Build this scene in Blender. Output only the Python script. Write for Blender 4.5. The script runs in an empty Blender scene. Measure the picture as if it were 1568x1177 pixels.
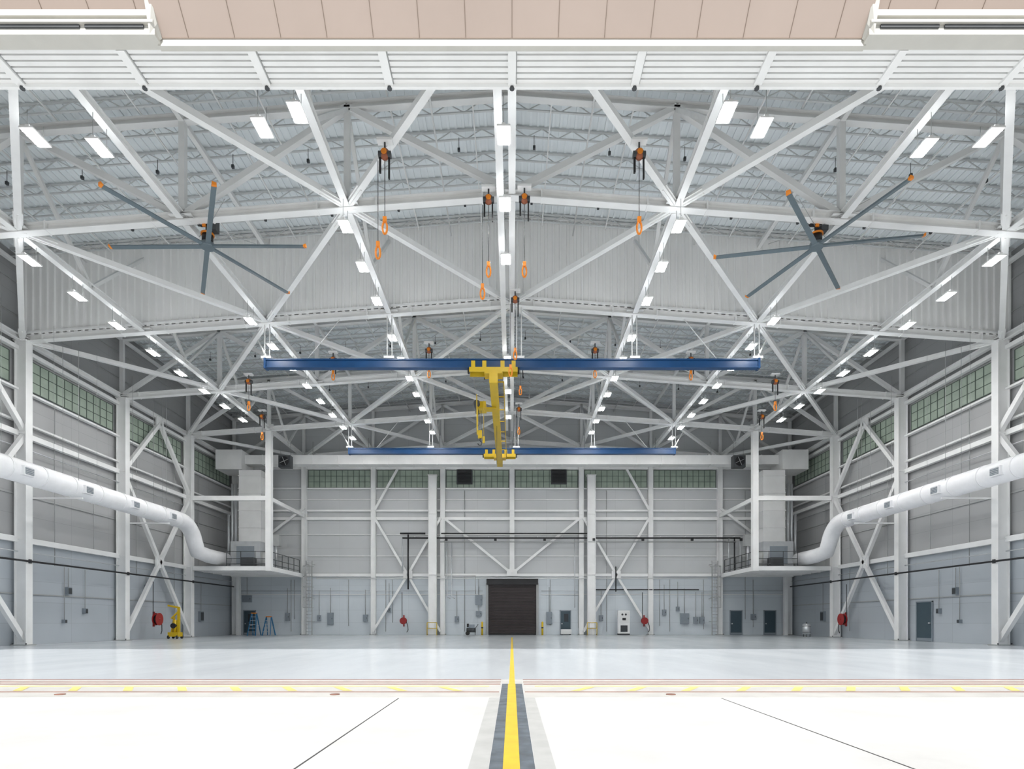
import bpy, math, random
from mathutils import Vector
random.seed(4)
D = bpy.data
scene = bpy.context.scene

# ------------------------------------------------------------------ materials
MATS = {}
def mat(name, col, rough=0.5, metal=0.0, noise=0.0, nscale=3.0, emit=None, estr=0.0, spec=0.5):
    if name in MATS: return MATS[name]
    m = D.materials.new(name); m.use_nodes = True
    nt = m.node_tree; b = nt.nodes['Principled BSDF']
    b.inputs['Base Color'].default_value = (*col, 1)
    b.inputs['Roughness'].default_value = rough
    b.inputs['Metallic'].default_value = metal
    b.inputs['Specular IOR Level'].default_value = spec
    if noise > 0:
        tc = nt.nodes.new('ShaderNodeTexCoord'); nz = nt.nodes.new('ShaderNodeTexNoise')
        nz.inputs['Scale'].default_value = nscale; nz.inputs['Detail'].default_value = 5
        nt.links.new(tc.outputs['Object'], nz.inputs['Vector'])
        r = nt.nodes.new('ShaderNodeValToRGB')
        r.color_ramp.elements[0].position = 0.3; r.color_ramp.elements[1].position = 0.7
        r.color_ramp.elements[0].color = (*[max(0, c*(1-noise)) for c in col], 1)
        r.color_ramp.elements[1].color = (*[min(1, c*(1+noise)) for c in col], 1)
        nt.links.new(nz.outputs['Fac'], r.inputs['Fac']); nt.links.new(r.outputs['Color'], b.inputs['Base Color'])
    if emit:
        b.inputs['Emission Color'].default_value = (*emit, 1); b.inputs['Emission Strength'].default_value = estr
    MATS[name] = m
    return m

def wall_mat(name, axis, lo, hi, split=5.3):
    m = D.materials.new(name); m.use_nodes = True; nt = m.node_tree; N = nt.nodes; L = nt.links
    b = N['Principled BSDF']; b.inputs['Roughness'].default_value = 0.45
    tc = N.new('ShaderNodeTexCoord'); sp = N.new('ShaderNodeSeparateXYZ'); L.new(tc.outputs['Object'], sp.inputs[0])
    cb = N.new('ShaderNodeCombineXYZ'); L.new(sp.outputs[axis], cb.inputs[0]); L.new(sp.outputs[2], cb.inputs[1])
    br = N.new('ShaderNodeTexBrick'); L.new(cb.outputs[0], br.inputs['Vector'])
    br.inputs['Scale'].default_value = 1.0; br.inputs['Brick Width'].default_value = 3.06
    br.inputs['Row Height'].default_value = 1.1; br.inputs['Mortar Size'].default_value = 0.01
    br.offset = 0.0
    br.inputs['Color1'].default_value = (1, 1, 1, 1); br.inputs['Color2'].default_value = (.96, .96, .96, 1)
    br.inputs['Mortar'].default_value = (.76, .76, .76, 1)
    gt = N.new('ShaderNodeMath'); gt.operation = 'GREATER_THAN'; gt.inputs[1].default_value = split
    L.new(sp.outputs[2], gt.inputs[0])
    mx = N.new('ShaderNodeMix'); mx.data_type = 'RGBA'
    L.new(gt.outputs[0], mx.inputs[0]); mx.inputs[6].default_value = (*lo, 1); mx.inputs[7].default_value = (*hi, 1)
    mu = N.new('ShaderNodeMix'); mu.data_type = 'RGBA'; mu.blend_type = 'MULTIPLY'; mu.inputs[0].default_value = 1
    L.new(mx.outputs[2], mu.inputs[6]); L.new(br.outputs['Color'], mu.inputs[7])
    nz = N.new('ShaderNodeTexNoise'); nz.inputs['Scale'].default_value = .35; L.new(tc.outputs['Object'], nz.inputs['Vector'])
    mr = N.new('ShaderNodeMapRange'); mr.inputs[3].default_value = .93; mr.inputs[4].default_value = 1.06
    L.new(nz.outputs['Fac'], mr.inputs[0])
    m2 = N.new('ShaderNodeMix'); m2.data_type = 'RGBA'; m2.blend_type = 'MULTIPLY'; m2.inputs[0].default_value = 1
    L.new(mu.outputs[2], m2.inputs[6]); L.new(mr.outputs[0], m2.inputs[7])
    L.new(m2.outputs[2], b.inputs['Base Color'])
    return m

white = mat('white_painted_steel', (.86, .865, .86), .42, noise=.04, nscale=1.2)
offw = mat('offwhite_painted_steel', (.78, .785, .78), .5, noise=.05, nscale=1.0)
greyp = mat('grey_painted_steel', (.38, .39, .39), .5, noise=.06)
groove = mat('soffit_groove_grey', (.50, .51, .51), .6)
galv = mat('galvanised_metal', (.62, .64, .66), .35, .6, noise=.08, nscale=2)
deckm = mat('roof_deck_metal', (.82, .865, .885), .5, noise=.05, nscale=.8)
joistm = mat('joist_grey_steel', (.62, .64, .64), .5)
curt = mat('corrugated_white_sheet', (.89, .89, .88), .45, noise=.03, nscale=.6)
blue = mat('blue_crane_paint', (.005, .055, .17), .35, noise=.08, nscale=2)
yel = mat('yellow_crane_paint', (.62, .42, .010), .38, noise=.06, nscale=2)
orange = mat('orange_paint', (.78, .24, .015), .4, noise=.05)
rustb = mat('brown_hoist_paint', (.30, .09, .04), .5, noise=.1)
black = mat('black_rubber', (.012, .012, .014), .5, noise=.1)
dark = mat('dark_grey_metal', (.05, .055, .06), .5, noise=.1)
red = mat('red_enamel', (.30, .015, .015), .4, noise=.05)
doorm = mat('slate_door_paint', (.045, .075, .095), .4, noise=.05)
glassd = mat('dark_window_glass', (.02, .025, .03), .08)
slat = mat('brown_rolling_slat', (.085, .07, .07), .4, noise=.12, nscale=1.5)
panelg = mat('panel_grey_enamel', (.24, .275, .31), .4, noise=.04)
ductm = mat('white_fabric_duct', (.84, .845, .86), .45, noise=.03)
beige = mat('beige_soffit_panel', (.53, .43, .375), .6, noise=.03, nscale=.7)
seam = mat('beige_panel_seam', (.27, .21, .17), .7)
fasc = mat('warm_white_fascia', (.56, .55, .51), .5, noise=.03)
fan_b = mat('fan_blade_grey', (.14, .18, .205), .35, .2, noise=.05)
ladb = mat('ladder_blue_fiberglass', (.02, .16, .34), .4, noise=.05)
greeng = mat('green_translucent_panel', (.34, .41, .34), .3, noise=.14, nscale=1.5)
mull = mat('window_mullion', (.09, .12, .10), .5)
lens = mat('led_lens', (1, 1, 1), .4, emit=(1, .99, .97), estr=165)
upfill = mat('added_roof_fill_glow', (1, 1, 1), .4, emit=(.96, .98, 1), estr=12)  # invented upward glow, added to brighten roof deck and trusses
tyre = mat('tyre_rubber', (.03, .03, .03), .8)
yl = mat('yellow_floor_paint', (.58, .40, .01), .5, noise=.1, nscale=4)
darkcon = mat('dark_sealed_concrete', (.075, .092, .11), .6, noise=.4, nscale=5)
midcon = mat('worn_concrete', (.38, .38, .37), .7, noise=.08, nscale=3)
sillcon = mat('threshold_concrete', (.44, .43, .41), .6, noise=.08, nscale=2)
track = mat('rusty_rail_steel', (.22, .10, .07), .6, .2, noise=.2, nscale=6)
palyel = mat('faded_yellow_paint', (.62, .50, .15), .6, noise=.1, nscale=3)
joint = mat('joint_sealant', (.05, .05, .05), .8)

def floor_mat(name, c1, c2, rough, spec, scale, streak=False):
    m = D.materials.new(name); m.use_nodes = True; nt = m.node_tree; N = nt.nodes; L = nt.links
    b = N['Principled BSDF']; b.inputs['Roughness'].default_value = rough
    b.inputs['Specular IOR Level'].default_value = spec
    tc = N.new('ShaderNodeTexCoord'); mp = N.new('ShaderNodeMapping'); L.new(tc.outputs['Object'], mp.inputs[0])
    if streak: mp.inputs['Scale'].default_value = (1.0, .25, 1)
    n = N.new('ShaderNodeTexNoise'); n.inputs['Scale'].default_value = scale; n.inputs['Detail'].default_value = 8
    n.inputs['Roughness'].default_value = .65
    L.new(mp.outputs[0], n.inputs['Vector'])
    r = N.new('ShaderNodeValToRGB'); r.color_ramp.elements[0].position = .3; r.color_ramp.elements[1].position = .62
    r.color_ramp.elements[0].color = (*c1, 1); r.color_ramp.elements[1].color = (*c2, 1)
    L.new(n.outputs['Fac'], r.inputs[0]); L.new(r.outputs[0], b.inputs['Base Color'])
    mr = N.new('ShaderNodeMapRange'); mr.inputs[3].default_value = rough*.8; mr.inputs[4].default_value = rough*1.25
    L.new(n.outputs['Fac'], mr.inputs[0]); L.new(mr.outputs[0], b.inputs['Roughness'])
    return m
floorm = floor_mat('epoxy_floor', (.50, .53, .56), (.54, .57, .60), .18, .16, .5, True)
apronm = floor_mat('concrete_apron', (.465, .46, .45), (.54, .535, .525), .75, .2, .7)

# ------------------------------------------------------------------ mesh builder
class MB:
    def __init__(s): s.v = []; s.f = []; s.mi = []; s.mats = []; s.sm = []
    def _m(s, m):
        if m not in s.mats: s.mats.append(m)
        return s.mats.index(m)
    def quad(s, pts, m):
        i = len(s.v); s.v += [tuple(p) for p in pts]; s.f.append(tuple(range(i, i+len(pts)))); s.mi.append(s._m(m)); s.sm.append(False)
    def hexa(s, c, m):
        i = len(s.v); s.v += [tuple(p) for p in c]; k = s._m(m)
        for f in ((0,3,2,1),(4,5,6,7),(0,1,5,4),(1,2,6,5),(2,3,7,6),(3,0,4,7)):
            s.f.append(tuple(i+a for a in f)); s.mi.append(k); s.sm.append(False)
    def box(s, x0, x1, y0, y1, z0, z1, m):
        s.hexa([(x0,y0,z0),(x1,y0,z0),(x1,y1,z0),(x0,y1,z0),(x0,y0,z1),(x1,y0,z1),(x1,y1,z1),(x0,y1,z1)], m)
    def cbox(s, c, sz, m):
        s.box(c[0]-sz[0]/2, c[0]+sz[0]/2, c[1]-sz[1]/2, c[1]+sz[1]/2, c[2]-sz[2]/2, c[2]+sz[2]/2, m)
    def frame(s, p, q, up=None):
        p = Vector(p); q = Vector(q); d = (q-p).normalized()
        u = Vector(up) if up else (Vector((0,0,1)) if abs(d.z) < .95 else Vector((0,1,0)))
        a = d.cross(u).normalized(); b = a.cross(d).normalized()
        return p, q, a, b
    def bar(s, p, q, w, h, m, up=None, oa=0, ob=0):
        p, q, a, b = s.frame(p, q, up)
        o = a*oa + b*ob; p = p+o; q = q+o
        c = [p-a*w/2-b*h/2, p+a*w/2-b*h/2, q+a*w/2-b*h/2, q-a*w/2-b*h/2, p-a*w/2+b*h/2, p+a*w/2+b*h/2, q+a*w/2+b*h/2, q-a*w/2+b*h/2]
        s.hexa(c, m)
    def ibeam(s, p, q, w, h, m, up=None, t=.035):
        s.bar(p, q, w, t, m, up, ob=h/2-t/2); s.bar(p, q, w, t, m, up, ob=-h/2+t/2); s.bar(p, q, t, h-2*t, m, up)
    def cyl(s, p, q, r, m, n=10, r2=None, cap=True):
        p, q, a, b = s.frame(p, q); r2 = r if r2 is None else r2
        i = len(s.v); k = s._m(m)
        for c, rr in ((p, r), (q, r2)):
            for j in range(n):
                t = 2*math.pi*j/n; s.v.append(tuple(c+a*rr*math.cos(t)+b*rr*math.sin(t)))
        for j in range(n):
            s.f.append((i+j, i+(j+1) % n, i+n+(j+1) % n, i+n+j)); s.mi.append(k); s.sm.append(True)
        if cap:
            s.f.append(tuple(i+j for j in range(n))[::-1]); s.mi.append(k); s.sm.append(False)
            s.f.append(tuple(i+n+j for j in range(n))); s.mi.append(k); s.sm.append(False)
    def path(s, pts, r, m, n=10):
        pts = [Vector(p) for p in pts]; i0 = len(s.v); k = s._m(m); prev = None
        for i, p in enumerate(pts):
            d = (pts[min(i+1, len(pts)-1)]-pts[max(i-1, 0)]).normalized()
            if prev is None:
                u = Vector((0,0,1)) if abs(d.z) < .9 else Vector((0,1,0)); a = d.cross(u).normalized()
            else: a = (prev - d*prev.dot(d)).normalized()
            b = a.cross(d); prev = a
            for j in range(n):
                t = 2*math.pi*j/n; s.v.append(tuple(p+a*r*math.cos(t)+b*r*math.sin(t)))
        for i in range(len(pts)-1):
            for j in range(n):
                s.f.append((i0+i*n+j, i0+i*n+(j+1) % n, i0+(i+1)*n+(j+1) % n, i0+(i+1)*n+j)); s.mi.append(k); s.sm.append(True)
        e = i0+(len(pts)-1)*n
        s.f.append(tuple(i0+j for j in range(n))[::-1]); s.mi.append(k); s.sm.append(False)
        s.f.append(tuple(e+j for j in range(n))); s.mi.append(k); s.sm.append(False)
    def sphere(s, c, r, m, sc=(1,1,1), n=12):
        i = len(s.v); k = s._m(m); R = n//2
        for a in range(R+1):
            ph = math.pi*a/R
            for j in range(n):
                t = 2*math.pi*j/n
                s.v.append((c[0]+r*sc[0]*math.sin(ph)*math.cos(t), c[1]+r*sc[1]*math.sin(ph)*math.sin(t), c[2]+r*sc[2]*math.cos(ph)))
        for a in range(R):
            for j in range(n):
                s.f.append((i+a*n+j, i+(a+1)*n+j, i+(a+1)*n+(j+1) % n, i+a*n+(j+1) % n)); s.mi.append(k); s.sm.append(True)
    def build(s, name, parent=None):
        me = D.meshes.new(name); me.from_pydata(s.v, [], s.f)
        for m in s.mats: me.materials.append(m)
        me.polygons.foreach_set('material_index', s.mi); me.polygons.foreach_set('use_smooth', s.sm)
        me.update(); o = D.objects.new(name, me); scene.collection.objects.link(o)
        if parent: o.parent = parent
        return o
def empty(name):
    e = D.objects.new(name, None); scene.collection.objects.link(e); return e

# ------------------------------------------------------------------ dimensions (metres; X right, Y depth, Z up)
W = 24.5; BAY = 7.63; Y1 = 29.8
YL = [Y1-2*BAY, Y1-BAY, Y1, Y1+BAY, Y1+2*BAY, Y1+3*BAY]
YB = YL[5]+.25
YF = 12.3
NX = [i*W/4 for i in range(-4, 5)]
def hb(x): return 17.1-.0735*abs(x)
def ht(x): return 21.5-.0735*abs(x)

# ------------------------------------------------------------------ ground
b = MB(); b.box(-26, 26, YF, YB+.5, -.3, 0, floorm); b.build('floor')
b = MB(); b.box(-60, 60, -30, YF, -.3, 0, apronm); b.build('ground_apron')
b = MB(); b.box(-24.8, -.2, 9.4, YF, 0, .002, sillcon); b.box(.2, 24.8, 9.4, YF, 0, .002, sillcon); b.box(-.2, .2, 11.43, YF, 0, .002, sillcon); b.build('door_threshold')
b = MB()
b.box(-.055, .055, 11.43, 45, .0025, .005, yl)
b.box(-.075, .065, 2, 11.4, .004, .008, yl)
y = 2.0
while y < 11.3:
    b.box(-.19, .19, y, y+.33, 0, .004, darkcon); y += .345
b.box(-.19, .19, 11.3, 11.42, 0, .0045, darkcon)
b.build('centerline_floor_marking')
b = MB(); b.box(-.36, -.195, 2, 9.38, 0, .003, midcon); b.box(.195, .36, 2, 9.38, 0, .003, midcon); b.build('worn_concrete_strip')
b = MB()
for x in (-1.77, 3.27, -9.5, 10.5): b.box(x-.008, x+.008, 2, 9.3, 0, .003, joint)
b.build('expansion_joints')
b = MB()
for yy, w in ((12.2, .06), (11.75, .05), (11.35, .05), (10.1, .03)):
    b.box(-24.8, -.22, yy-w/2, yy+w/2, .002, .010, track); b.box(.22, 24.8, yy-w/2, yy+w/2, .002, .010, track)
b.build('door_track_rails')
b = MB()
for sx in (-1, 1):
    b.box(min(sx*.42, sx*24.8), max(sx*.42, sx*24.8), 10.98, 11.06, .002, .005, palyel)
    for k in range(25):
        x = sx*(1+k*.95)
        b.quad([(x, 10.25, .006), (x+.16, 10.25, .006), (x+.16+sx*.35, 10.85, .006), (x+sx*.35, 10.85, .006)], palyel)
b.build('yellow_hazard_marking')
b = MB()
for x in (-15.4, -7.4, -2.9, 2.6, 9.0, 16):
    b.cyl((x, 9.75, .002), (x, 9.75, .014), .08, track, 12)
b.build('apron_tie_down_caps')

# ------------------------------------------------------------------ walls
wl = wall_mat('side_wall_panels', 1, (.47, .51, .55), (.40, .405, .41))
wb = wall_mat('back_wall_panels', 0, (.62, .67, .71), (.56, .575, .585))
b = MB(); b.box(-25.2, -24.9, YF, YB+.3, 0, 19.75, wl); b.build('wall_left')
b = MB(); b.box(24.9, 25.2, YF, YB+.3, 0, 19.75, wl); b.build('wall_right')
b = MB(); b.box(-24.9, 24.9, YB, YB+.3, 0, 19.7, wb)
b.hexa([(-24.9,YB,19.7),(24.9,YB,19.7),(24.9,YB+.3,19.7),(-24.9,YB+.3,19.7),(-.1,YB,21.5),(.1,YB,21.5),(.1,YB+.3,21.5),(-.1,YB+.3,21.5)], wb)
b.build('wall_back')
b = MB(); b.box(-26, 26, 11.7, YF, 13.3, 19.7, fasc)
b.hexa([(-26,11.7,19.7),(26,11.7,19.7),(26,YF,19.7),(-26,YF,19.7),(-.1,11.7,21.6),(.1,11.7,21.6),(.1,YF,21.6),(-.1,YF,21.6)], fasc)
b.box(-28, -24.9, 11.7, YF, 0, 13.3, fasc); b.box(24.9, 28, 11.7, YF, 0, 13.3, fasc)
b.build('wall_front')

# roof deck
b = MB()
y0, y1 = 11.5, YB+.5
for sx in (-1, 1):
    X = sx*25.3
    b.hexa([(0,y0,ht(0)),(X,y0,ht(X)),(X,y1,ht(X)),(0,y1,ht(0)),(0,y0,ht(0)+.3),(X,y0,ht(X)+.3),(X,y1,ht(X)+.3),(0,y1,ht(0)+.3)], deckm)
    k = .15
    while k < 24.9:
        x = sx*k; z = ht(x)
        b.box(x-.05, x+.05, y0+.9, YB-.02, z-.05, z+.01, deckm); k += .305
b.build('ceiling')

b = MB()
yy = YF+.6
while yy < YB-.4:
    for sx in (-1, 1):
        p = lambda x, dz: (sx*x, yy, ht(x)+dz)
        b.bar(p(0,-.09), p(24.8,-.09), .09, .06, joistm)
        b.bar(p(0,-.46), p(24.8,-.46), .07, .05, joistm)
        n = 40; st = 24.8/n
        for i in range(n):
            a, c = (-.10, -.46) if i % 2 == 0 else (-.46, -.10)
            b.bar(p(i*st, a), p((i+1)*st, c), .03, .03, joistm)
    yy += BAY/6
b.build('ceiling_bar_joists')
b = MB()
for x in NX[1:-1]:
    for d in (-1.5, 1.5):
        xx = x+d; b.bar((xx, YF+.3, ht(xx)-.5), (xx, YB-.1, ht(xx)-.5), .05, .05, offw)
b.build('ceiling_joist_bridging')

# ------------------------------------------------------------------ trusses
def truss(y):
    b = MB()
    for sx in (-1, 1):
        b.ibeam((0, y, hb(0)), (sx*W, y, hb(W)), .32, .32, white)
        b.ibeam((0, y, ht(0)-.72), (sx*W, y, ht(W)-.72), .28, .28, offw)
        for i in range(1, 5):
            x = sx*i*W/4
            b.bar((x, y, hb(x)), (x, y, ht(x)-.72), .22, .22, offw)
        for i in (1, 3):
            xt = sx*i*W/4
            for j in (i-1, i+1):
                xb = sx*j*W/4
                b.bar((xt, y, ht(xt)-.75), (xb, y, hb(xb)+.05), .22, .22, offw)
    b.bar((0, y, hb(0)), (0, y, ht(0)-.72), .22, .22, offw)
    for x in NX:
        b.cbox((x, y, hb(x)), (.85, .5, .04), white)
        b.cbox((x, y-.02, hb(x)+.1), (.65, .05, .5), white)
        for d in (-1.1, 1.1):
            if abs(x+d) < W: b.cbox((x+d, y, hb(x+d)), (.06, .36, .36), white)
    return b.build('roof_truss')
for y in YL[:5]: truss(y)
truss(YL[5]-.1)

b = MB()
for k in range(5):
    ya, yb = YL[k], YL[k+1]
    odd_front = (k % 2 == 1)
    for i, x in enumerate(NX):
        b.ibeam((x, ya+.2, hb(x)), (x, yb-.2, hb(x)), .25, .28, white)
        if (i % 2 == 1):
            yo, ye = (ya, yb) if odd_front else (yb, ya)
            for j in (i-1, i+1):
                p = Vector((x, yo, hb(x))); q = Vector((NX[j], ye, hb(NX[j])))
                b.bar(p, q, .22, .22, white)
                for t0, t1 in ((.03, .12), (.88, .97)):
                    b.bar(p.lerp(q, t0), p.lerp(q, t1), .30, .05, white); b.bar(p.lerp(q, t0), p.lerp(q, t1), .05, .30, white)
    for i in (1, 3, 5, 7):
        x = NX[i]
        yo, ye = (ya, yb) if odd_front else (yb, ya)
        b.bar((x, yo, ht(x)-.8), (x, (yo+ye)/2, hb(x)), .14, .14, offw)
        b.bar((x, ye, ht(x)-.8), (x, (yo+ye)/2, hb(x)), .14, .14, offw)
    for i in (0, 2, 4, 6, 8):
        x = NX[i]; b.bar((x, ya, ht(x)-.8), (x, yb, ht(x)-.8), .18, .18, offw)
b.build('roof_bracing_frame')

b = MB(); yc = Y1-.16
pitch = .36; x = -24.5; pts = []
while x < 24.5:
    pts += [(x, 0), (x+.2, 0), (x+.235, .07), (x+.325, .07)]; x += pitch
pts.append((24.5, 0))
for (xa, da), (xb_, db) in zip(pts[:-1], pts[1:]):
    b.quad([(xa, yc-da, hb(xa)+.1), (xb_, yc-db, hb(xb_)+.1), (xb_, yc-db, ht(xb_)-.1), (xa, yc-da, ht(xa)-.1)], curt)
for sx in (-1, 1):
    b.bar((0, yc-.1, hb(0)+.2), (sx*24.4, yc-.1, hb(24.4)+.2), .05, .1, white)
    b.bar((0, yc-.1, ht(0)-.2), (sx*24.4, yc-.1, ht(24.4)-.2), .06, .1, white)
b.build('draft_curtain')
# ------------------------------------------------------------------ columns
def column(x, y, h, z0=0, w=.6, d=.42):
    b = MB()
    s = .05
    b.box(x-w/2, x-w/2+s, y-d/2, y+d/2, z0, h, white); b.box(x+w/2-s, x+w/2, y-d/2, y+d/2, z0, h, white)
    b.box(x-w/2+s, x+w/2-s, y-.12, y-.06, z0, h, white)
    if z0 == 0:
        b.box(x-w/2-.1, x+w/2+.1, y-d/2-.1, y+d/2+.1, 0, .05, greyp)
        for dx in (-1, 1): b.cyl((x+dx*(w/2+.04), y-d/2-.04, .05), (x+dx*(w/2+.04), y-d/2-.04, .12), .03, dark, 8)
    for z in (5.3, 10.6):
        if z0 < z < h: b.box(x-w/2+s, x+w/2-s, y-d/2+.02, y+d/2-.02, z-.02, z+.02, white)
    b.box(x-w/2-.05, x+w/2+.05, y-d/2-.03, y+d/2+.03, h-.05, h, white)
    return b.build('steel_column')
for y in YL[:5]:
    for sx in (-1, 1): column(sx*24.45, y, hb(24.5)-.1)
for x in NX:
    if abs(x) > .1: column(x, YB-.24, hb(x)-.4, w=.42, d=.4)
column(0, YB-.24, hb(0)-.4, z0=5.2, w=.42, d=.4)
for sx in (-1, 1):
    column(sx*6.95, YB-.75, 14.0, w=.72, d=.5)

for sx in (-1, 1):
    b = MB(); X = sx*24.55
    for gz, th in ((5.3, .28), (10.6, .26), (12.8, .10), (14.85, .2)):
        b.bar((X+sx*.15, YF, gz), (X+sx*.15, YB-.2, gz), .25, th, white)
    b.bar((X+sx*.15, YF, 11.2), (X+sx*.15, YB-.2, 11.2), .2, .10, offw)
    for gz in (2.6, 7.6, 9.0, 16.6, 18.2):
        b.bar((X+sx*.31, YF, gz), (X+sx*.31, YB-.1, gz), .06, .06, greyp)
    b.build('trim_1' if sx < 0 else 'trim_2')
    b = MB(); X = sx*24.4
    for ya, yb in ((YL[1], YL[2]), (YL[3], YL[4])):
        ym = (ya+yb)/2
        for (p, q) in (((ya,.2),(ym,5.3)),((yb,.2),(ym,5.3)),((ya,10.5),(ym,5.3)),((yb,10.5),(ym,5.3)),((ya,10.7),(ym,14.9)),((yb,10.7),(ym,14.9))):
            b.bar((X, p[0], p[1]), (X, q[0], q[1]), .22, .24, white)
        b.cbox((X, ym, 5.3), (.1, .9, .8), white); b.cbox((X, ym, 14.9), (.1, .8, .7), white)
    b.build('side_wall_cross_bracing')
    b = MB()
    b.path([(sx*24.08, YF+1, 4.2), (sx*24.08, YB-1.4, 4.2)], .05, black, 8)
    for y in YL[1:-1]: b.cbox((sx*24.12, y, 4.2), (.10, .12, .2), dark)
    b.build('wall_pipe')
b = MB(); Yg = YB-.15
for gz, hh in ((5.3, .26), (10.3, .26), (11.0, .16), (12.95, .12), (14.75, .2)):
    b.bar((-24.3, Yg, gz), (24.3, Yg, gz), .2, hh, white)
for gz in (7.0, 8.9, 12.0):
    b.bar((-24.3, Yg+.1, gz), (24.3, Yg+.1, gz), .1, .07, offw)
for sx in (-1, 1): b.bar((sx*2.6, Yg+.1, 3.6), (sx*24.3, Yg+.1, 3.6), .1, .06, offw)
b.build('trim_3')
b = MB(); Yq = YB-.45
def bb(x1, z1, x2, z2): b.bar((x1, Yq, z1), (x2, Yq, z2), .16, .2, white)
for sx in (-1, 1):
    xm = sx*9.19
    bb(sx*12.25, .3, xm, 5.3); bb(sx*6.3, .3, xm, 5.3); bb(sx*12.1, 10.3, xm, 5.3); bb(sx*6.3, 10.3, xm, 5.3)
    bb(sx*12.1, 11.0, sx*10.1, 14.6)
    bb(sx*6.0, 10.3, 0, 5.4)
    bb(sx*18.3, 11.2, sx*21.2, 9.0)
    b.cbox((xm, Yq, 5.3), (.8, .1, .7), white)
b.cbox((0, Yq, 5.5), (.9, .1, .6), white)
b.build('back_wall_cross_bracing')

# ------------------------------------------------------------------ windows
wn = 1
def window(xa, xb, ya, yb, face):
    global wn
    b = MB(); z0, z1 = 13.05, 14.6; n = 11; r = 3
    if face == 'b':
        L = xb-xa
        b.box(xa, xb, YB-.06, YB-.01, z0, z1, greeng)
        for i in range(n+1):
            x = xa+L*i/n; b.box(x-.022, x+.022, YB-.08, YB-.05, z0, z1, mull)
        for j in range(r+1):
            z = z0+(z1-z0)*j/r; b.box(xa, xb, YB-.08, YB-.05, z-.018, z+.018, mull)
    else:
        X = face*24.88; L = yb-ya; a, c = sorted((X, X-face*.05)); d, e = sorted((X-face*.04, X-face*.07)); n = 12
        b.box(a, c, ya, yb, z0, z1, greeng)
        for i in range(n+1):
            y = ya+L*i/n; b.box(d, e, y-.022, y+.022, z0, z1, mull)
        for j in range(r+1):
            z = z0+(z1-z0)*j/r; b.box(d, e, ya, yb, z-.018, z+.018, mull)
    b.build('window_%d' % wn); wn += 1
for i in range(1, 7): window(NX[i]+.3, NX[i+1]-.3, 0, 0, 'b')
for sx in (-1, 1):
    for k in range(1, 5): window(0, 0, YL[k]+.4, YL[k+1]-.4, sx)

# ------------------------------------------------------------------ header / canopy
b = MB()
Hh = 12.17
b.box(-24.88, 24.88, 11.47, YF, Hh+.13, 13.29, groove)
for i in range(6):
    y = 11.5+i*.13; b.box(-24.88, 24.88, y, y+.09, Hh+.07, Hh+.14, white)
for i in range(-9, 10):
    x = i*2.52; b.box(x-.08, x+.08, 11.48, YF, Hh+.02, Hh+.14, white)
    b.box(x+.085, x+.10, 11.48, YF, Hh+.06, Hh+.14, greyp)
    b.cyl((x, YF-.035, Hh-.02), (x, YF-.035, Hh+.02), .05, dark, 8)
b.box(-24.88, 24.88, YF-.07, YF, Hh, Hh+.15, white)
b.box(-6.75, 6.75, 11.36, 11.47, Hh, 12.3, fasc)
for sx in (-1, 1):
    a, c = sorted((sx*6.7, sx*26))
    b.box(a, c, 11.17, 11.47, Hh+.03, 12.62, fasc)
    b.box(a, c, 11.12, 11.17, Hh+.34, Hh+.45, fasc)
    for k in range(5):
        p, q = sorted((sx*(6.9+k*3.8+ (0 if k == 0 else -2.6)), sx*(8.0 if k == 0 else 6.9+k*3.8+1.0))); b.box(p, q, 11.14, 11.18, Hh+.14, Hh+.19, dark)
    b.box(a, c, 11.10, 11.17, Hh+.2, Hh+.25, fasc)
b.build('hangar_door_header')
b = MB()
def slope(xa, xb, ya, za, t):
    b.hexa([(xa,ya,za),(xb,ya,za),(xb,ya+.1,za),(xa,ya+.1,za),(xa,ya-t,za+t),(xb,ya-t,za+t),(xb,ya+.1,za+t),(xa,ya+.1,za+t)], beige)
slope(-6.72, 6.72, 11.35, 12.30, 2.6)
for sx in (-1, 1):
    a, c = sorted((sx*6.72, sx*26)); slope(a, c, 11.17, 12.63, 2.3)
    b.hexa([(sx*6.66,11.34,12.28),(sx*6.80,11.34,12.2),(sx*6.80,11.17,12.2),(sx*6.66,11.17,12.4),(sx*6.66,11.1,12.66),(sx*6.8,11.1,12.66),(sx*6.8,11.0,12.70),(sx*6.66,11.0,12.7)], fasc)
for i in range(-29, 30):
    x = i*.88
    if abs(x) < 6.7: p, q = (x, 11.345, 12.30), (x, 8.75, 14.895)
    else: p, q = (x, 11.165, 12.63), (x, 8.87, 14.925)
    b.bar(p, q, .010, .012, seam)
for sx in (-1, 1): b.bar((sx*.01, 11.345, 12.31), (sx*6.7, 11.345, 12.31), .014, .014, seam)
b.box(-26, 26, 8.75, 11.69, 14.95, 15.1, beige)
b.build('entrance_canopy')

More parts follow.
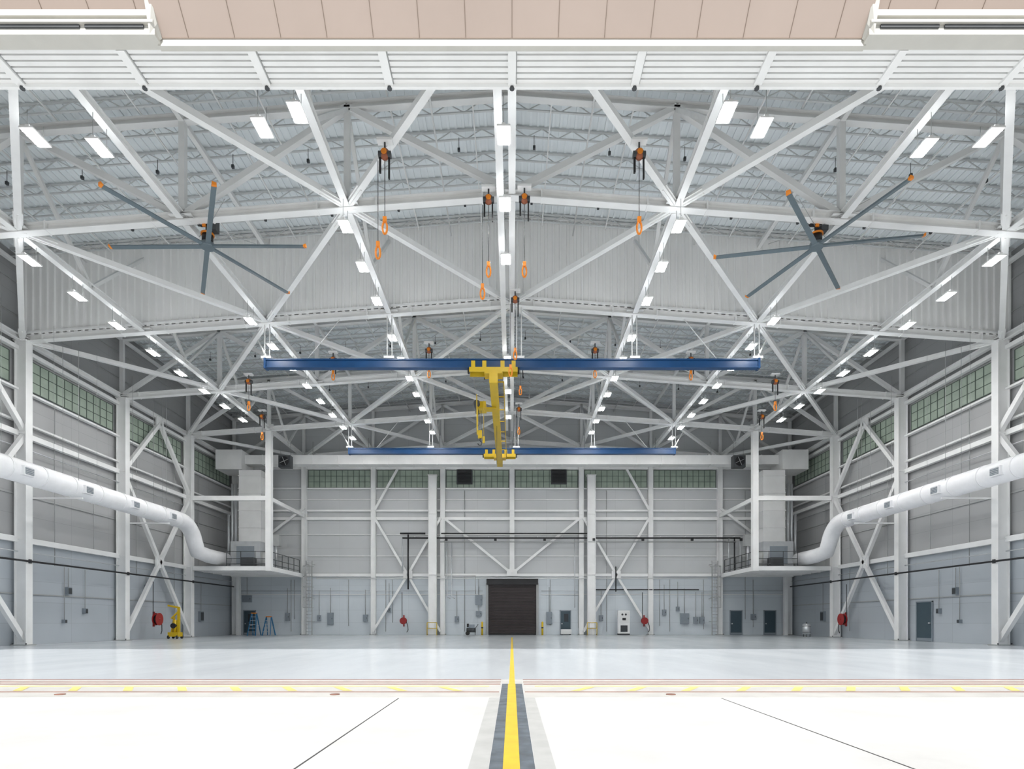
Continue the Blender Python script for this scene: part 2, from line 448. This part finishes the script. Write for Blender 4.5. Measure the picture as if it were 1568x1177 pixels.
# ------------------------------------------------------------------ high bay lights
b = MB(); lines = []
for x in NX[1:-1]:
    ax = abs(x); zz = hb(x)-(1.15 if ax < 1 else .95 if ax < 17 else .82); xo = x-(.25 if x == 0 else 0)
    if ax < 1: ys = [18.1, 21.1, 24.3]
    elif ax < 7: ys = [17.0, 21.9, 24.4, 27.0]
    elif ax < 13: ys = [17.7, 27.9]
    else: ys = [22.7, 25.2, 27.7]
    y = 30.5 if ax > 1 else 33.5
    while y < 47: ys.append(y); y += BAY/3 if ax > 1 else BAY/1.6
    for y in ys:
        if ax > 17 and 42 < y < 47: continue
        lines.append((xo, y, zz))
for sx in (-1, 1):
    lines += [(sx*7.3, 17.4, 15.6), (sx*14.0, 17.5, 15.4)]
for (x, y, z) in lines:
    b.box(x-.20, x+.20, y-.37, y+.37, z, z+.05, white)
    b.box(x-.06, x+.06, y-.32, y+.32, z+.05, z+.14, white)
    for dx in (-.10, .10):
        b.box(x+dx-.062, x+dx+.062, y-.31, y+.31, z-.012, z-.002, lens)
        b.box(x+dx*1.25-.04, x+dx*1.25+.04, y-.31, y+.31, z+.052, z+.058, upfill)  # added fill strips on the housing top, not part of the fixture
    for dy in (-.3, .3): b.cyl((x, y+dy, z+.1), (x, y+dy, hb(x)-.1), .010, greyp, 5)
b.build('high_bay_lights')

# ------------------------------------------------------------------ fans
def fan(cx, cy, cz, rot):
    e = empty('ceiling_fan')
    b = MB()
    b.cyl((cx, cy, cz+.15), (cx, cy, hb(cx)-.1), .07, dark, 12)
    b.cyl((cx, cy, cz+.12), (cx, cy, cz+.42), .2, black, 16)
    b.cyl((cx, cy, cz+.42), (cx, cy, cz+.48), .24, orange, 16)
    b.cbox((cx+.25, cy, cz+.8), (.26, .3, .5), dark); b.cbox((cx-.15, cy, cz+.95), (.3, .2, .3), black); b.cbox((cx-.05, cy-.16, cz+.75), (.12, .06, .2), orange)
    for a in range(4):
        t = math.pi/4+a*math.pi/2
        b.cyl((cx, cy, cz+.7), (cx+1.8*math.cos(t), cy+1.8*math.sin(t), hb(cx)), .012, greyp, 5)
    b.build('motor_mount', e)
    b = MB(); b.cyl((cx, cy, cz-.06), (cx, cy, cz+.12), .24, fan_b, 20); b.build('hub', e)
    b = MB()
    for k in range(6):
        t = rot+k*math.pi/3; d = Vector((math.cos(t), math.sin(t), 0)); s = Vector((-math.sin(t), math.cos(t), 0)); c = Vector((cx, cy, cz))
        def sec(r, w, th, dz):
            o = c+d*r+Vector((0,0,dz)); return [o-s*w/2+Vector((0,0,-.03)), o+s*w/2+Vector((0,0,.0)), o+s*w/2+Vector((0,0,th)), o-s*w/2+Vector((0,0,th+.01))]
        A = sec(.2, .17, .035, 0); B_ = sec(3.63, .16, .03, -.02); C_ = sec(3.72, .14, .03, -.01)
        b.hexa([A[0],A[1],A[2],A[3],B_[0],B_[1],B_[2],B_[3]], fan_b)
        b.hexa([B_[0],B_[1],B_[2],B_[3],C_[0],C_[1],C_[2]+Vector((0,0,.05)),C_[3]+Vector((0,0,.05))], orange)
    b.build('blades', e)
fan(-11.5, 22.5, 15.35, 0.0)
fan(11.5, 22.5, 15.35, math.radians(-10))

# ------------------------------------------------------------------ bridge crane
e = empty('overhead_bridge_crane')
ZR = 14.05
b = MB()
for y in (YL[2], YL[4]):
    b.ibeam((-12.3, y, ZR), (12.3, y, ZR), .34, .44, blue, t=.06)
    b.bar((-12.3, y-.05, ZR), (12.3, y-.05, ZR), .12, .36, blue)
    for sx in (-1, 1): b.cbox((sx*12.3, y, ZR), (.1, .4, .5), blue)
b.build('runway_beams', e)
b = MB()
for y in (YL[2], YL[4]):
    for x in (-12.25, -6.125, 0.35, 6.125, 12.25):
        for dx in (-.12, .12): b.cyl((x+dx, y, ZR+.2), (x+dx, y, hb(x)-.1), .03, white, 8)
        b.cbox((x, y, ZR+.3), (.5, .35, .12), white)
    for sx in (-1, 1):
        b.bar((sx*12.25, y, ZR+.25), (sx*13.4, y+1.6, hb(13)-.1), .06, .06, white)
        b.cyl((sx*10.3, y, ZR+.2), (sx*8.5, y, hb(9)), .02, white, 6)
b.build('hanger_rods', e)
b = MB(); cx = -.92
for y in (YL[2], YL[4]):
    for dy in (-.3, .3):
        b.bar((cx-1.2, y+dy, ZR-.38), (cx+1.2, y+dy, ZR-.38), .08, .22, yel)
    for dx in (-1.0, -.45, .45, 1.0):
        for dy in (-.3, .3):
            b.cbox((cx+dx, y+dy, ZR-.12), (.2, .06, .34), yel); b.cyl((cx+dx, y+dy*.9, ZR-.12), (cx+dx, y+dy*.4, ZR-.12), .1, dark, 12)
    b.cbox((cx, y, ZR-.48), (.9, .7, .22), yel)
    for dx in (-1.25, 1.25): b.cbox((cx+dx, y, ZR-.35), (.1, .2, .2), black)
ya, yb = YL[2]-.35, YL[4]+.35
b.ibeam((cx, ya, ZR-.80), (cx, yb, ZR-.80), .40, .50, yel, t=.05)
b.bar((cx, ya, ZR-.80), (cx, yb, ZR-.80), .16, .44, yel)
for y in (ya, yb): b.cbox((cx, y, ZR-.80), (.42, .05, .54), yel)
b.bar((cx+.5, ya+1, ZR-.62), (cx+.5, yb-1, ZR-.62), .05, .06, yel)
for k in range(8):
    y = ya+1+k*2; b.cbox((cx+.3, y, ZR-.62), (.45, .05, .05), yel)
b.build('bridge_girder', e)
b = MB(); hy = 33.0
b.cbox((cx-.72, hy, ZR-1.0), (.42, .9, .35), yel); b.cyl((cx-1.0, hy-.7, ZR-1.0), (cx-1.0, hy+.7, ZR-1.0), .17, dark, 16)
b.cbox((cx-.3, hy, ZR-1.12), (.7, .5, .08), yel)
for dx in (-.06, .06): b.cyl((cx-.85+dx, hy, ZR-1.1), (cx-.85+dx, hy, ZR-2.4), .015, black, 6)
b.cbox((cx-.85, hy, ZR-2.5), (.22, .2, .42), yel)
b.path([(cx-.85, hy, ZR-2.7), (cx-.85, hy, ZR-2.85), (cx-.74, hy, ZR-2.95), (cx-.78, hy, ZR-3.08), (cx-.9, hy, ZR-3.1), (cx-.98, hy, ZR-3.0)], .03, dark, 8)
pts = []
for i in range(13):
    t = i/12; pts.append((cx-.95, hy-1.4+.9*t, ZR-.8-2.0*math.sin(math.pi*t)))
b.path(pts, .03, yel, 6)
b.cyl((cx-.6, hy-1, ZR-1), (cx-.6, hy-1, ZR-3.0), .012, yel, 6); b.cbox((cx-.6, hy-1, ZR-3.1), (.12, .1, .35), yel)
b.cyl((cx, 36, ZR-1.0), (cx, 36, 10.7), .012, black, 6)
b.build('hoist_trolley', e)

# ------------------------------------------------------------------ fall arrest hoists
def hoist(x, y, hook=13.9, two=False):
    b = MB(); z = hb(x)-.55
    b.cbox((x, y, z+.42), (.5, .25, .08), white)
    b.cyl((x, y, z+.42), (x, y, z+.15), .03, dark, 8)
    b.sphere((x, y, z), .17, rustb, (1, .8, 1.1)); b.cyl((x-.2, y, z-.02), (x+.2, y, z-.02), .11, dark, 14)
    b.cyl((x, y-.15, z-.02), (x, y-.18, z-.02), .09, orange, 14)
    b.bar((x-.15, y, z-.1), (x-.15, y, z-.6), .06, .08, black); b.bar((x+.14, y, z-.1), (x+.14, y, z-.8), .05, .07, black)
    b.cyl((x, y, z-.2), (x, y, hook+.2), .012, dark, 6)
    pts = [(x+.075*math.sin(t), y, hook-.02-.2*math.cos(t)) for t in [i*2*math.pi/14 for i in range(15)]]
    b.path(pts, .034, orange, 6); b.cbox((x, y, hook+.24), (.12, .1, .16), orange)
    if two:
        b.cyl((x-.22, y, z-.2), (x-.22, y, hook-.5), .011, dark, 6)
        b.path([(p[0]-.22, p[1], p[2]-.8) for p in pts], .034, orange, 6); b.cbox((x-.22, y, hook-.55), (.11, .09, .16), orange)
    b.build('chain_hoist')
for (x, y, t) in ((-4.1, 19.2, True), (4.1, 19.2, False), (-.85, 21.6, True), (.45, 21.6, False), (.15, 28.4, True),
                  (-15.6, 35.3, False), (15.6, 35.3, False), (-4.6, 33, False), (4.6, 33, False), (-10, 33.3, False), (10, 33.3, False),
                  (-17.2, 41, False), (17.2, 41, False), (.5, 35.5, False), (.5, 43, False)):
    hoist(x, y, two=t, hook=13.9 if y < 30 or abs(x) > 12 else 14.9)

# ------------------------------------------------------------------ supply ducts
for sx in (-1, 1):
    b = MB(); X = sx*22.3
    pts = [(X, YF+1.5, 8.0), (X, 40.0, 8.0)]
    for i in range(1, 9):
        t = i/8*math.radians(62); pts.append((X, 40+2.0*math.sin(t), 8.0-2.0*(1-math.cos(t))))
    l = pts[-1]; dx_, dz_ = math.cos(math.radians(62)), -math.sin(math.radians(62))
    pts.append((X, l[1]+dx_*1.0, l[2]+dz_*.9)); pts.append((X, l[1]+dx_*1.2+1.4, 6.0)); pts.append((X, 46.3, 6.0))
    b.path(pts, .52, ductm, 24)
    y = YF+2.3
    while y < 40:
        b.cyl((X, y-.025, 8.0), (X, y+.025, 8.0), .54, ductm, 24); y += 1.91
    y = 15.3
    while y < 40:
        xs = X-sx*.40
        b.cbox((xs-sx*.10, y, 7.93), (.26, .58, .42), ductm); b.cbox((xs-sx*.24, y, 7.93), (.03, .46, .3), panelg)
        for k in range(4): b.cbox((xs-sx*.26, y, 7.82+k*.075), (.03, .46, .02), galv)
        y += 3.82
    for y in YL[:4]:
        for d in (-.4, 0.4): b.cyl((X+d, y+.3, 8.3), (X+d, y+.3, hb(22)-.2), .012, greyp, 5)
        b.bar((X-sx*.6, y+.3, 7.42), (sx*24.3, y+.3, 7.42), .08, .08, white)
    for k in range(9):
        y = 14+k*3; b.cyl((X, y, 8.5), (X, y, hb(22)+.1), .008, greyp, 5)
    b.build('ventilation_duct')

# ------------------------------------------------------------------ mezzanines
for sx in (-1, 1):
    b = MB()
    xi, xo = sx*18.37, sx*24.1; ya, yb = YL[4], YB-.5
    a, c = sorted((xi, xo))
    b.box(a, c, ya, yb, 5.28, 5.40, greyp)
    b.bar((xi, ya, 5.2), (xo, ya, 5.2), .22, .32, white); b.bar((xi, ya, 5.2), (xi, yb, 5.2), .22, .32, white)
    for k in range(1, 5): b.bar((xi, ya+k*1.5, 5.12), (xo, ya+k*1.5, 5.12), .12, .22, white)
    b.bar((xi, ya, 5.0), (xi, ya, hb(xi)-.2), .42, .42, white)
    b.bar((xi, ya, 10.5), (xo, ya, 10.5), .3, .34, white)
    b.bar((xi, ya, 10.5), (xi, yb, 10.5), .2, .3, white)
    b.bar((sx*23.9, yb-.4, 0), (sx*23.9, yb-.4, 5.1), .3, .3, white)
    def rail(p, q):
        p = Vector(p); q = Vector(q); L = (q-p).length; n = max(1, round(L/1.2))
        for i in range(n+1):
            o = p.lerp(q, i/n); b.cyl(o, o+Vector((0,0,1.1)), .028, dark, 6)
        for z in (.15, .55, 1.1): b.cyl(p+Vector((0,0,z)), q+Vector((0,0,z)), .024, dark, 6)
    rail((xi, ya, 5.4), (sx*21.6, ya, 5.4)); rail((xi, ya, 5.4), (xi, yb-1, 5.4))
    b.build('mezzanine_platform')
    b = MB()
    u0, u1 = sorted((sx*20.4, sx*22.2))
    b.box(u0, u1, 48.4, 50.4, 7.6, 13.5, offw)
    b.box(u0-.3, u1+.3, 47.6, 50.6, 5.42, 7.6, galv)
    b.box(u0+.2, u1-.2, 47.55, 47.6, 5.8, 7.2, panelg)
    for z in (8.8, 10.2, 11.6, 13): b.box(u0-.05, u1+.05, 48.35, 50.45, z, z+.07, offw)
    for dx in (.5, .8, 1.1):
        x = u1+dx if sx > 0 else u0-dx
        b.cyl((x, 49, 5.42), (x, 49, 12.5 if dx < 1 else 10), .11, galv, 12)
    xx = sx*19.6
    b.cyl((xx, 49.5, 5.42), (xx, 49.5, 8.0), .09, galv, 12)
    b.cbox((sx*19.6, 49.6, 7.9), (.6, .5, .9), greyp)
    b.cyl((sx*19.4, 46.6, 5.42), (sx*19.4, 46.6, 6.6), .25, greyp, 14); b.cbox((sx*20.6, 46.6, 5.8), (1.0, .6, .75), dark)
    b.build('air_handling_unit')
    b = MB(); lx = sx*17.75; ly = YB-.85
    for d in (-.25, .25):
        b.bar((lx+d, ly, 0), (lx+d, ly, 6.5), .06, .06, greyp)
        for z in (1.2, 3.2, 6.2): b.bar((lx+d, ly, z), (lx+d, YB-.05, z), .04, .04, greyp)
    z = .3
    while z < 6.4: b.cyl((lx-.25, ly, z), (lx+.25, ly, z), .018, greyp, 6); z += .3
    for z in (2.4, 3.3, 4.2, 5.1, 6.0):
        pts = [(lx+.38*math.cos(t), ly-.35-.38*math.sin(t), z) for t in [math.pi*i/8 for i in range(9)]]
        b.path([(lx+.38, ly, z)]+pts+[(lx-.38, ly, z)], .02, greyp, 6)
    for t in (0.3, .9, 1.57, 2.2, 2.8): b.bar((lx+.38*math.cos(t), ly-.35-.38*math.sin(t), 2.4), (lx+.38*math.cos(t), ly-.35-.38*math.sin(t), 6.0), .03, .02, greyp)
    b.build('caged_access_ladder')

b = MB()
b.box(-23, 23, 48.9, 49.8, 14.1, 14.85, offw)
for i in range(-11, 12): b.box(i*2.05-.03, i*2.05+.03, 48.87, 49.83, 14.07, 14.88, offw)
for sx in (-1, 1):
    a, c = sorted((sx*21.9, sx*24.0)); b.box(a, c, 48.2, 50.4, 13.52, 15.1, offw)
for x in (-16.5, -11.9, -6, 0, 6, 11.9, 16.5):
    b.cyl((x, 49.4, 14.85), (x, 49.4, hb(x)+.2), .03, greyp, 6)
b.build('air_distribution_duct')
for sx in (-1, 1):
    b = MB(); x = sx*18.2
    b.cbox((x, 47.9, 14.0), (.95, .6, .95), dark); b.cyl((x, 47.6, 14.0), (x, 47.56, 14.0), .38, black, 20)
    for a in range(4): b.bar((x, 47.54, 14.0), (x+.36*math.cos(a*1.57+.4), 47.54, 14.0+.36*math.sin(a*1.57+.4)), .1, .02, greyp)
    for dx in (-.4, .4): b.cyl((x+dx, 47.9, 14.4), (x+dx, 47.9, hb(x)), .015, greyp, 5)
    b.build('unit_heater')

# ------------------------------------------------------------------ back wall items
yw = YB-.005
b = MB()
b.box(-2.15, 2.2, yw-.05, yw, 0, 4.7, dark)
z = 0.02
while z < 4.4:
    b.hexa([(-2.05,yw-.09,z),(2.1,yw-.09,z),(2.1,yw-.04,z),(-2.05,yw-.04,z),(-2.05,yw-.15,z+.1),(2.1,yw-.15,z+.1),(2.1,yw-.04,z+.12),(-2.05,yw-.04,z+.12)], slat); z += .135
for x in (-2.2, 2.25): b.box(x-.1, x+.1, yw-.22, yw, 0, 4.6, greyp)
b.box(-2.25, 2.3, yw-.5, yw, 4.45, 4.95, black); b.box(-2.0, 2.05, yw-.17, yw-.1, .02, .12, black)
b.build('roll_up_door')
for x in (-2.6, 2.65):
    b = MB(); b.cyl((x, yw-1, 0), (x, yw-1, 1.1), .09, yel, 16); b.sphere((x, yw-1, 1.1), .09, yel); b.cyl((x, yw-1, .6), (x, yw-1, .7), .094, black, 16); b.build('safety_bollard')
for sx in (-1, 1):
    b = MB(); x = sx*6.95; y = YB-1.15
    for d in (-.42, .42): b.cyl((x+d, y-.1, 0), (x+d, y-.1, 1.1), .035, yel, 10)
    for z in (.6, 1.1): b.cyl((x-.42, y-.1, z), (x+.42, y-.1, z), .03, yel, 10)
    b.cbox((x, y-.1, .82), (.4, .03, .32), white); b.build('column_guard_rail')

dn = 1
def door(x, w=.98, h=2.12, win=True, wall='b', y=0, m=doorm):
    global dn
    b = MB()
    if wall == 'b':
        f = lambda u0, u1, d0, d1, z0, z1, mm: b.box(x+u0, x+u1, yw-d1, yw-d0, z0, z1, mm)
    else:
        s = wall; f = lambda u0, u1, d0, d1, z0, z1, mm: b.box(min(s*(24.895-d0), s*(24.895-d1)), max(s*(24.895-d0), s*(24.895-d1)), y+u0, y+u1, z0, z1, mm)
    f(-w/2, w/2, 0, .05, 0, h, m)
    f(-w/2-.07, -w/2, 0, .08, 0, h+.07, panelg); f(w/2, w/2+.07, 0, .08, 0, h+.07, panelg); f(-w/2-.07, w/2+.07, 0, .08, h, h+.07, panelg)
    if win: f(-w*.15, w*.3, .05, .06, h*.55, h*.88, glassd)
    f(-w*.42, -w*.32, .05, .11, h*.45, h*.49, galv); f(-w/2, w/2, .05, .055, .02, .2, panelg)
    b.build('door_%d' % dn); dn += 1
door(-23.3); door(19.9, win=False); door(22.9, win=False)
door(4.75, w=.85, win=True)
door(0, w=1.3, h=2.35, win=False, wall=1, y=35.9)

for x in (-4.2, 4.15):
    b = MB(); b.box(x-.7, x+.7, yw-.22, yw, 13.35, 14.75, dark); b.box(x-.6, x+.6, yw-.25, yw-.2, 13.45, 14.65, black)
    for k in range(10): b.bar((x-.6, yw-.27, 13.5+k*.12), (x+.6, yw-.27, 13.5+k*.12), .06, .015, dark)
    b.build('wall_louver_vent')

def epanel(x, z, w, h, m=panelg, d=.22):
    b = MB(); b.box(x-w/2, x+w/2, yw-d, yw, z-h/2, z+h/2, m)
    b.box(x-w/2+.03, x+w/2-.03, yw-d-.015, yw-d, z-h/2+.03, z+h/2-.03, m)
    b.box(x+w/2-.1, x+w/2-.06, yw-d-.04, yw-d-.01, z-.06, z+.06, dark)
    b.cyl((x, yw-.1, z+h/2), (x, yw-.1, min(5.1, z+h/2+2.2)), .025, greyp, 6)
    b.build('electrical_panel')
for a in ((-16.1,1.45,.5,1.05),(-17.1,1.5,.3,.5),(-2.95,3.1,.6,.9),(-2.95,1.9,.5,.45),(15.3,1.45,.75,.95),(16.3,1.3,.4,.6),(16.85,1.3,.4,.6),(14.7,2.3,.3,.4),
          (-23.5,3.2,.8,.6),(-19.9,1.6,.35,.7),(3.3,1.5,.5,1.1),(13.5,2.0,.35,.5),(-13.0,1.5,.4,.6),(-4.9,1.4,.35,.5),(-10.9,2.2,.3,.35),(7.9,1.5,.35,.5),(21.4,1.6,.4,.5)): epanel(*a)

b = MB()
x = 9.75; b.box(x-.5, x+.5, yw-1.1, yw-.6, .15, 2.15, white); b.box(x-.42, x+.42, yw-1.12, yw-1.1, 1.05, 2.05, offw)
b.box(x-.3, x+.3, yw-1.13, yw-1.1, .3, .85, glassd); b.cyl((x-.15, yw-1.14, 1.8), (x-.15, yw-1.1, 1.8), .09, dark, 14); b.cyl((x+.15, yw-1.14, 1.8), (x+.15, yw-1.1, 1.8), .09, dark, 14)
b.box(x-.5, x+.5, yw-1.1, yw-.6, 0, .15, dark); b.cbox((x, yw-1.13, 1.4), (.3, .02, .2), black); b.build('control_cabinet')
b = MB(); b.box(4.3, 5.2, yw-.9, yw-.3, .08, .5, white); b.box(4.35, 5.15, yw-.92, yw-.9, .14, .44, offw)
for x in (4.4, 5.1):
    for y in (yw-.8, yw-.4): b.cyl((x, y, 0), (x, y, .08), .04, dark, 8)
b.build('equipment_chest')

def reel(x, y, wall='b'):
    b = MB()
    if wall == 'b': c = Vector((x, y, 1.25)); n = Vector((0,-1,0)); s = Vector((1,0,0))
    else: c = Vector((x, y, 1.35)); n = Vector((-wall,0,0)); s = Vector((0,1,0))
    k = .30 if wall == 'b' else .42
    b.cyl(c+n*.12, c+n*.16, k, red, 24); b.cyl(c+n*.36, c+n*.40, k, red, 24); b.cyl(c+n*.14, c+n*.38, k*.72, black, 20); b.cyl(c, c+n*.46, .07, red, 12)
    z = Vector((0,0,1)); b.bar(c-z*.5, c+z*.5, .12, .08, red)
    b.path([c+n*.3+s*.25, c+n*.32+s*.38-z*.4, c+n*.3+s*.42-z*.8, c+n*.3+s*.3-z*1.0], .03, black, 6)
    b.path([c+n*.05-s*.15, c+n*.05-s*.15+z*2.5], .03, dark, 6)
    b.build('fire_hose_reel')
reel(-9.5, yw-.6); reel(11.6, yw-.6); reel(-24.0, 39.9, -1); reel(24.0, 42.8, 1)

b = MB(); x, y = -23.3, 41.2
b.box(x-.35, x+.35, y-.3, y+.3, .15, .45, yel); b.bar((x+.25, y, .4), (x+.25, y, 2.2), .14, .14, yel); b.bar((x-.25, y, .4), (x-.05, y, 1.5), .1, .1, yel)
b.bar((x+.25, y, 2.15), (x-.5, y, 2.3), .1, .12, yel); b.bar((x-.25, y, 1.4), (x+.25, y, 1.9), .1, .1, yel); b.cyl((x-.05, y-.2, .9), (x-.05, y+.2, .9), .18, black, 14)
b.cyl((x, y, .45), (x, y, 1.3), .13, yel, 14)
for dx in (-.3, .3):
    for dy in (-.3, .3): b.cyl((x+dx-.04, y+dy, .12), (x+dx+.04, y+dy, .12), .12, tyre, 14)
b.build('yellow_shop_crane')

def stepladder(x, y, h):
    b = MB()
    for s in (-1, 1):
        for d in (-1, 1): b.bar((x+d*.34, y+s*.55, 0), (x+d*.2, y+s*.03, h), .06, .09, ladb)
    n = int(h/.3)
    for k in range(1, n):
        t = k/n; w = .34-.14*t; b.bar((x-w, y-.55+.52*t, h*t), (x+w, y-.55+.52*t, h*t), .09, .04, galv)
    b.cbox((x, y, h), (.46, .22, .08), orange)
    for d in (-1, 1): b.bar((x+d*.27, y-.3, h*.45), (x+d*.27, y+.3, h*.45), .02, .03, galv)
    b.build('step_ladder')
stepladder(-21.9, 50.6, 1.9); stepladder(-20.9, 51.2, 1.6)

b = MB(); x, y = -3.55, yw-1.2
b.cyl((x-.4, y, .45), (x+.4, y, .45), .2, dark, 16); b.cbox((x+.05, y, .78), (.5, .3, .3), panelg); b.cyl((x-.28, y, .7), (x-.28, y, 1.0), .1, black, 12)
for d in (-.25, .25): b.cyl((x-.3, y+d-.04, .17), (x-.3, y+d+.04, .17), .17, tyre, 16)
b.bar((x+.35, y, 0), (x+.35, y, .3), .05, .05, dark); b.path([(x+.3, y-.2, .5), (x+.6, y-.2, .95), (x+.6, y+.2, .95), (x+.3, y+.2, .5)], .02, dark, 6)
b.build('portable_air_compressor')
b = MB(); x, y = 23.0, 46.5
b.cyl((x, y, .2), (x, y, .95), .3, galv, 20); b.sphere((x, y, .95), .3, galv, (1,1,.3)); b.cyl((x, y, 1.0), (x, y, 1.15), .05, dark, 8)
for a in range(3): t = a*2.1; b.cyl((x+.26*math.cos(t), y+.26*math.sin(t), 0), (x+.26*math.cos(t), y+.26*math.sin(t), .3), .025, dark, 6)
for z in (.35, .8): b.cyl((x, y, z), (x, y, z+.03), .31, dark, 20)
b.build('pressure_tank')

b = MB(); yp = YB-.75
b.path([(-9.6, yp, 8.5), (20.0, yp, 8.5)], .07, black, 8); b.path([(-6.3, yp-.1, 8.15), (19.6, yp-.1, 8.15)], .05, greyp, 8)
b.path([(-6.2, yp, 8.9), (6.6, yp, 8.9)], .05, black, 8)
b.path([(-9.6, yp, 8.5), (-9.6, yp, 5.6)], .05, galv, 8); b.path([(-9.1, yp, 8.8), (-9.1, yp, 4.0)], .07, black, 10); b.path([(-9.8, yp, 8.9), (-7.6, yp, 8.9)], .08, black, 8)
for x in (-5.7, -5.3): b.path([(x, yp, 8.2), (x, yp, 3.4), (x+.3, yp, 3.2)], .045, galv, 8)
b.path([(-5.9, yp, 8.3), (-5.9, yp, 5.2), (-3.2, yp, 5.2), (-3.2, yp, 3.6)], .035, greyp, 8)
for x in (19.0, 19.5, 20.0): b.path([(x, yp, 8.5), (x, yp, 5.45)], .06, galv if x != 19.5 else black, 8)
for k in range(14):
    x = -8.5+k*2.15; b.bar((x, YB-.1, 8.6), (x, yp-.15, 8.6), .06, .06, white)
    if k % 2: b.cbox((x+.6, yp-.1, 8.35), (.22, .16, .22), black)
b.path([(9.1, yp, 6.0), (9.1, yp, 3.8)], .05, black, 8)
b.path([(5.5, yp, 2.4), (5.5, yp, 8.4)], .04, galv, 8)
for x in (-19.6, -19.3, -14.5, -11.2, -10.6, -4.2, 3.4, 5.9, 8.4, 13.1, 14.0, 17.0, 20.7, 21.4):
    b.path([(x, YB-.08, .3+(abs(x) % 1.4)), (x, YB-.08, 4.9 if int(abs(x)*10) % 3 else 12.8)], .025, greyp, 6)
for sx in (-1, 1):
    b.path([(sx*2.6, YB-.2, 3.9), (sx*24, YB-.2, 3.9)], .03, galv, 6)
b.path([(-17.2, YB-.6, 5.0), (17.2, YB-.6, 5.0)], .05, white, 8)
b.path([(7.3, YB-.35, 4.0), (16.5, YB-.35, 4.0)], .045, black, 8)
b.build('wall_pipework')
for sx in (-1, 1):
    b = MB()
    for y, z, w, h in ((33.3, 2.9, .3, .4), (34.6, 1.8, .2, .3), (33.0, 1.2, .15, .2), (40.4, 3.5, .2, .3), (47.5, 1.6, .5, .8)):
        x = sx*24.8; b.cbox((x, y, z), (.2, w, h), panelg); b.cbox((x-sx*.11, y, z), (.02, w*.8, h*.8), dark); b.cyl((x, y, z+h/2), (x, y, 4.2), .02, greyp, 6)
    b.build('wall_junction_boxes')
    b = MB()
    for y, z0, z1 in ((32.2, 4.2, 12.7), (35.2, 5.4, 9), (39.2, 4.2, 12.7), (43.6, 0.5, 12.7), (47, 5.6, 12.7), (28.4, 4, 12.7)):
        b.cyl((sx*24.72, y, z0), (sx*24.72, y, z1), .022, greyp, 6)
    b.cyl((sx*24.62, YF+1, 9.9), (sx*24.62, YB-.5, 9.9), .03, galv, 6); b.cyl((sx*24.62, YF+1, 4.7), (sx*24.62, YB-.5, 4.7), .03, galv, 6)
    b.build('wall_conduits')
b = MB()
for x in (-21, -15, -9, -3, 3, 9, 15, 21):
    for y0_, y1_ in ((YF+1, Y1-.4), (Y1+.3, YB-.2)):
        b.path([(x, y0_, ht(x)-1.05), (x, y1_, ht(x)-1.05)], .035, offw, 6)
b.build('sprinkler_pipes')
b = MB()
for i in range(-7, 8):
    for y in (24.2, 27.4, 33.6, 40.5, 47):
        x = i*3.06+.9; z = ht(x)-.6
        b.cyl((x, y, z+.1), (x, y, z-.35), .012, dark, 5); b.cbox((x, y, z-.4), (.10, .10, .12), dark)
b.build('ceiling_sensor_heads')
b = MB(); b.box(-.55, -.30, 14, 48, 16.55, 16.65, white)
for k in range(12): b.cbox((-.42, 15+k*2.54, 16.78), (.2, .2, .26), offw)
b.build('cable_tray')

# ------------------------------------------------------------------ light
w = D.worlds.new('World'); scene.world = w; w.use_nodes = True
bg = w.node_tree.nodes['Background']; bg.inputs[0].default_value = (.88, .94, 1, 1); bg.inputs[1].default_value = .85
s = D.lights.new('sun', 'SUN'); s.energy = 6.2; s.angle = .01; s.color = (1, .985, .96)
so = D.objects.new('sun', s); scene.collection.objects.link(so)
so.rotation_euler = (math.radians(90-39.6), 0, 0)
so.location = (0, -20, 30)

cam = D.cameras.new('camera'); co = D.objects.new('camera', cam); scene.collection.objects.link(co)
co.location = (0, 0, 1.2); co.rotation_euler = (math.radians(90), 0, 0)
cam.sensor_width = 36; cam.lens = 912/1568*36; cam.shift_y = 362.5/1568; cam.clip_end = 300
scene.camera = co
scene.view_settings.view_transform = 'Standard'
scene.view_settings.exposure = 0
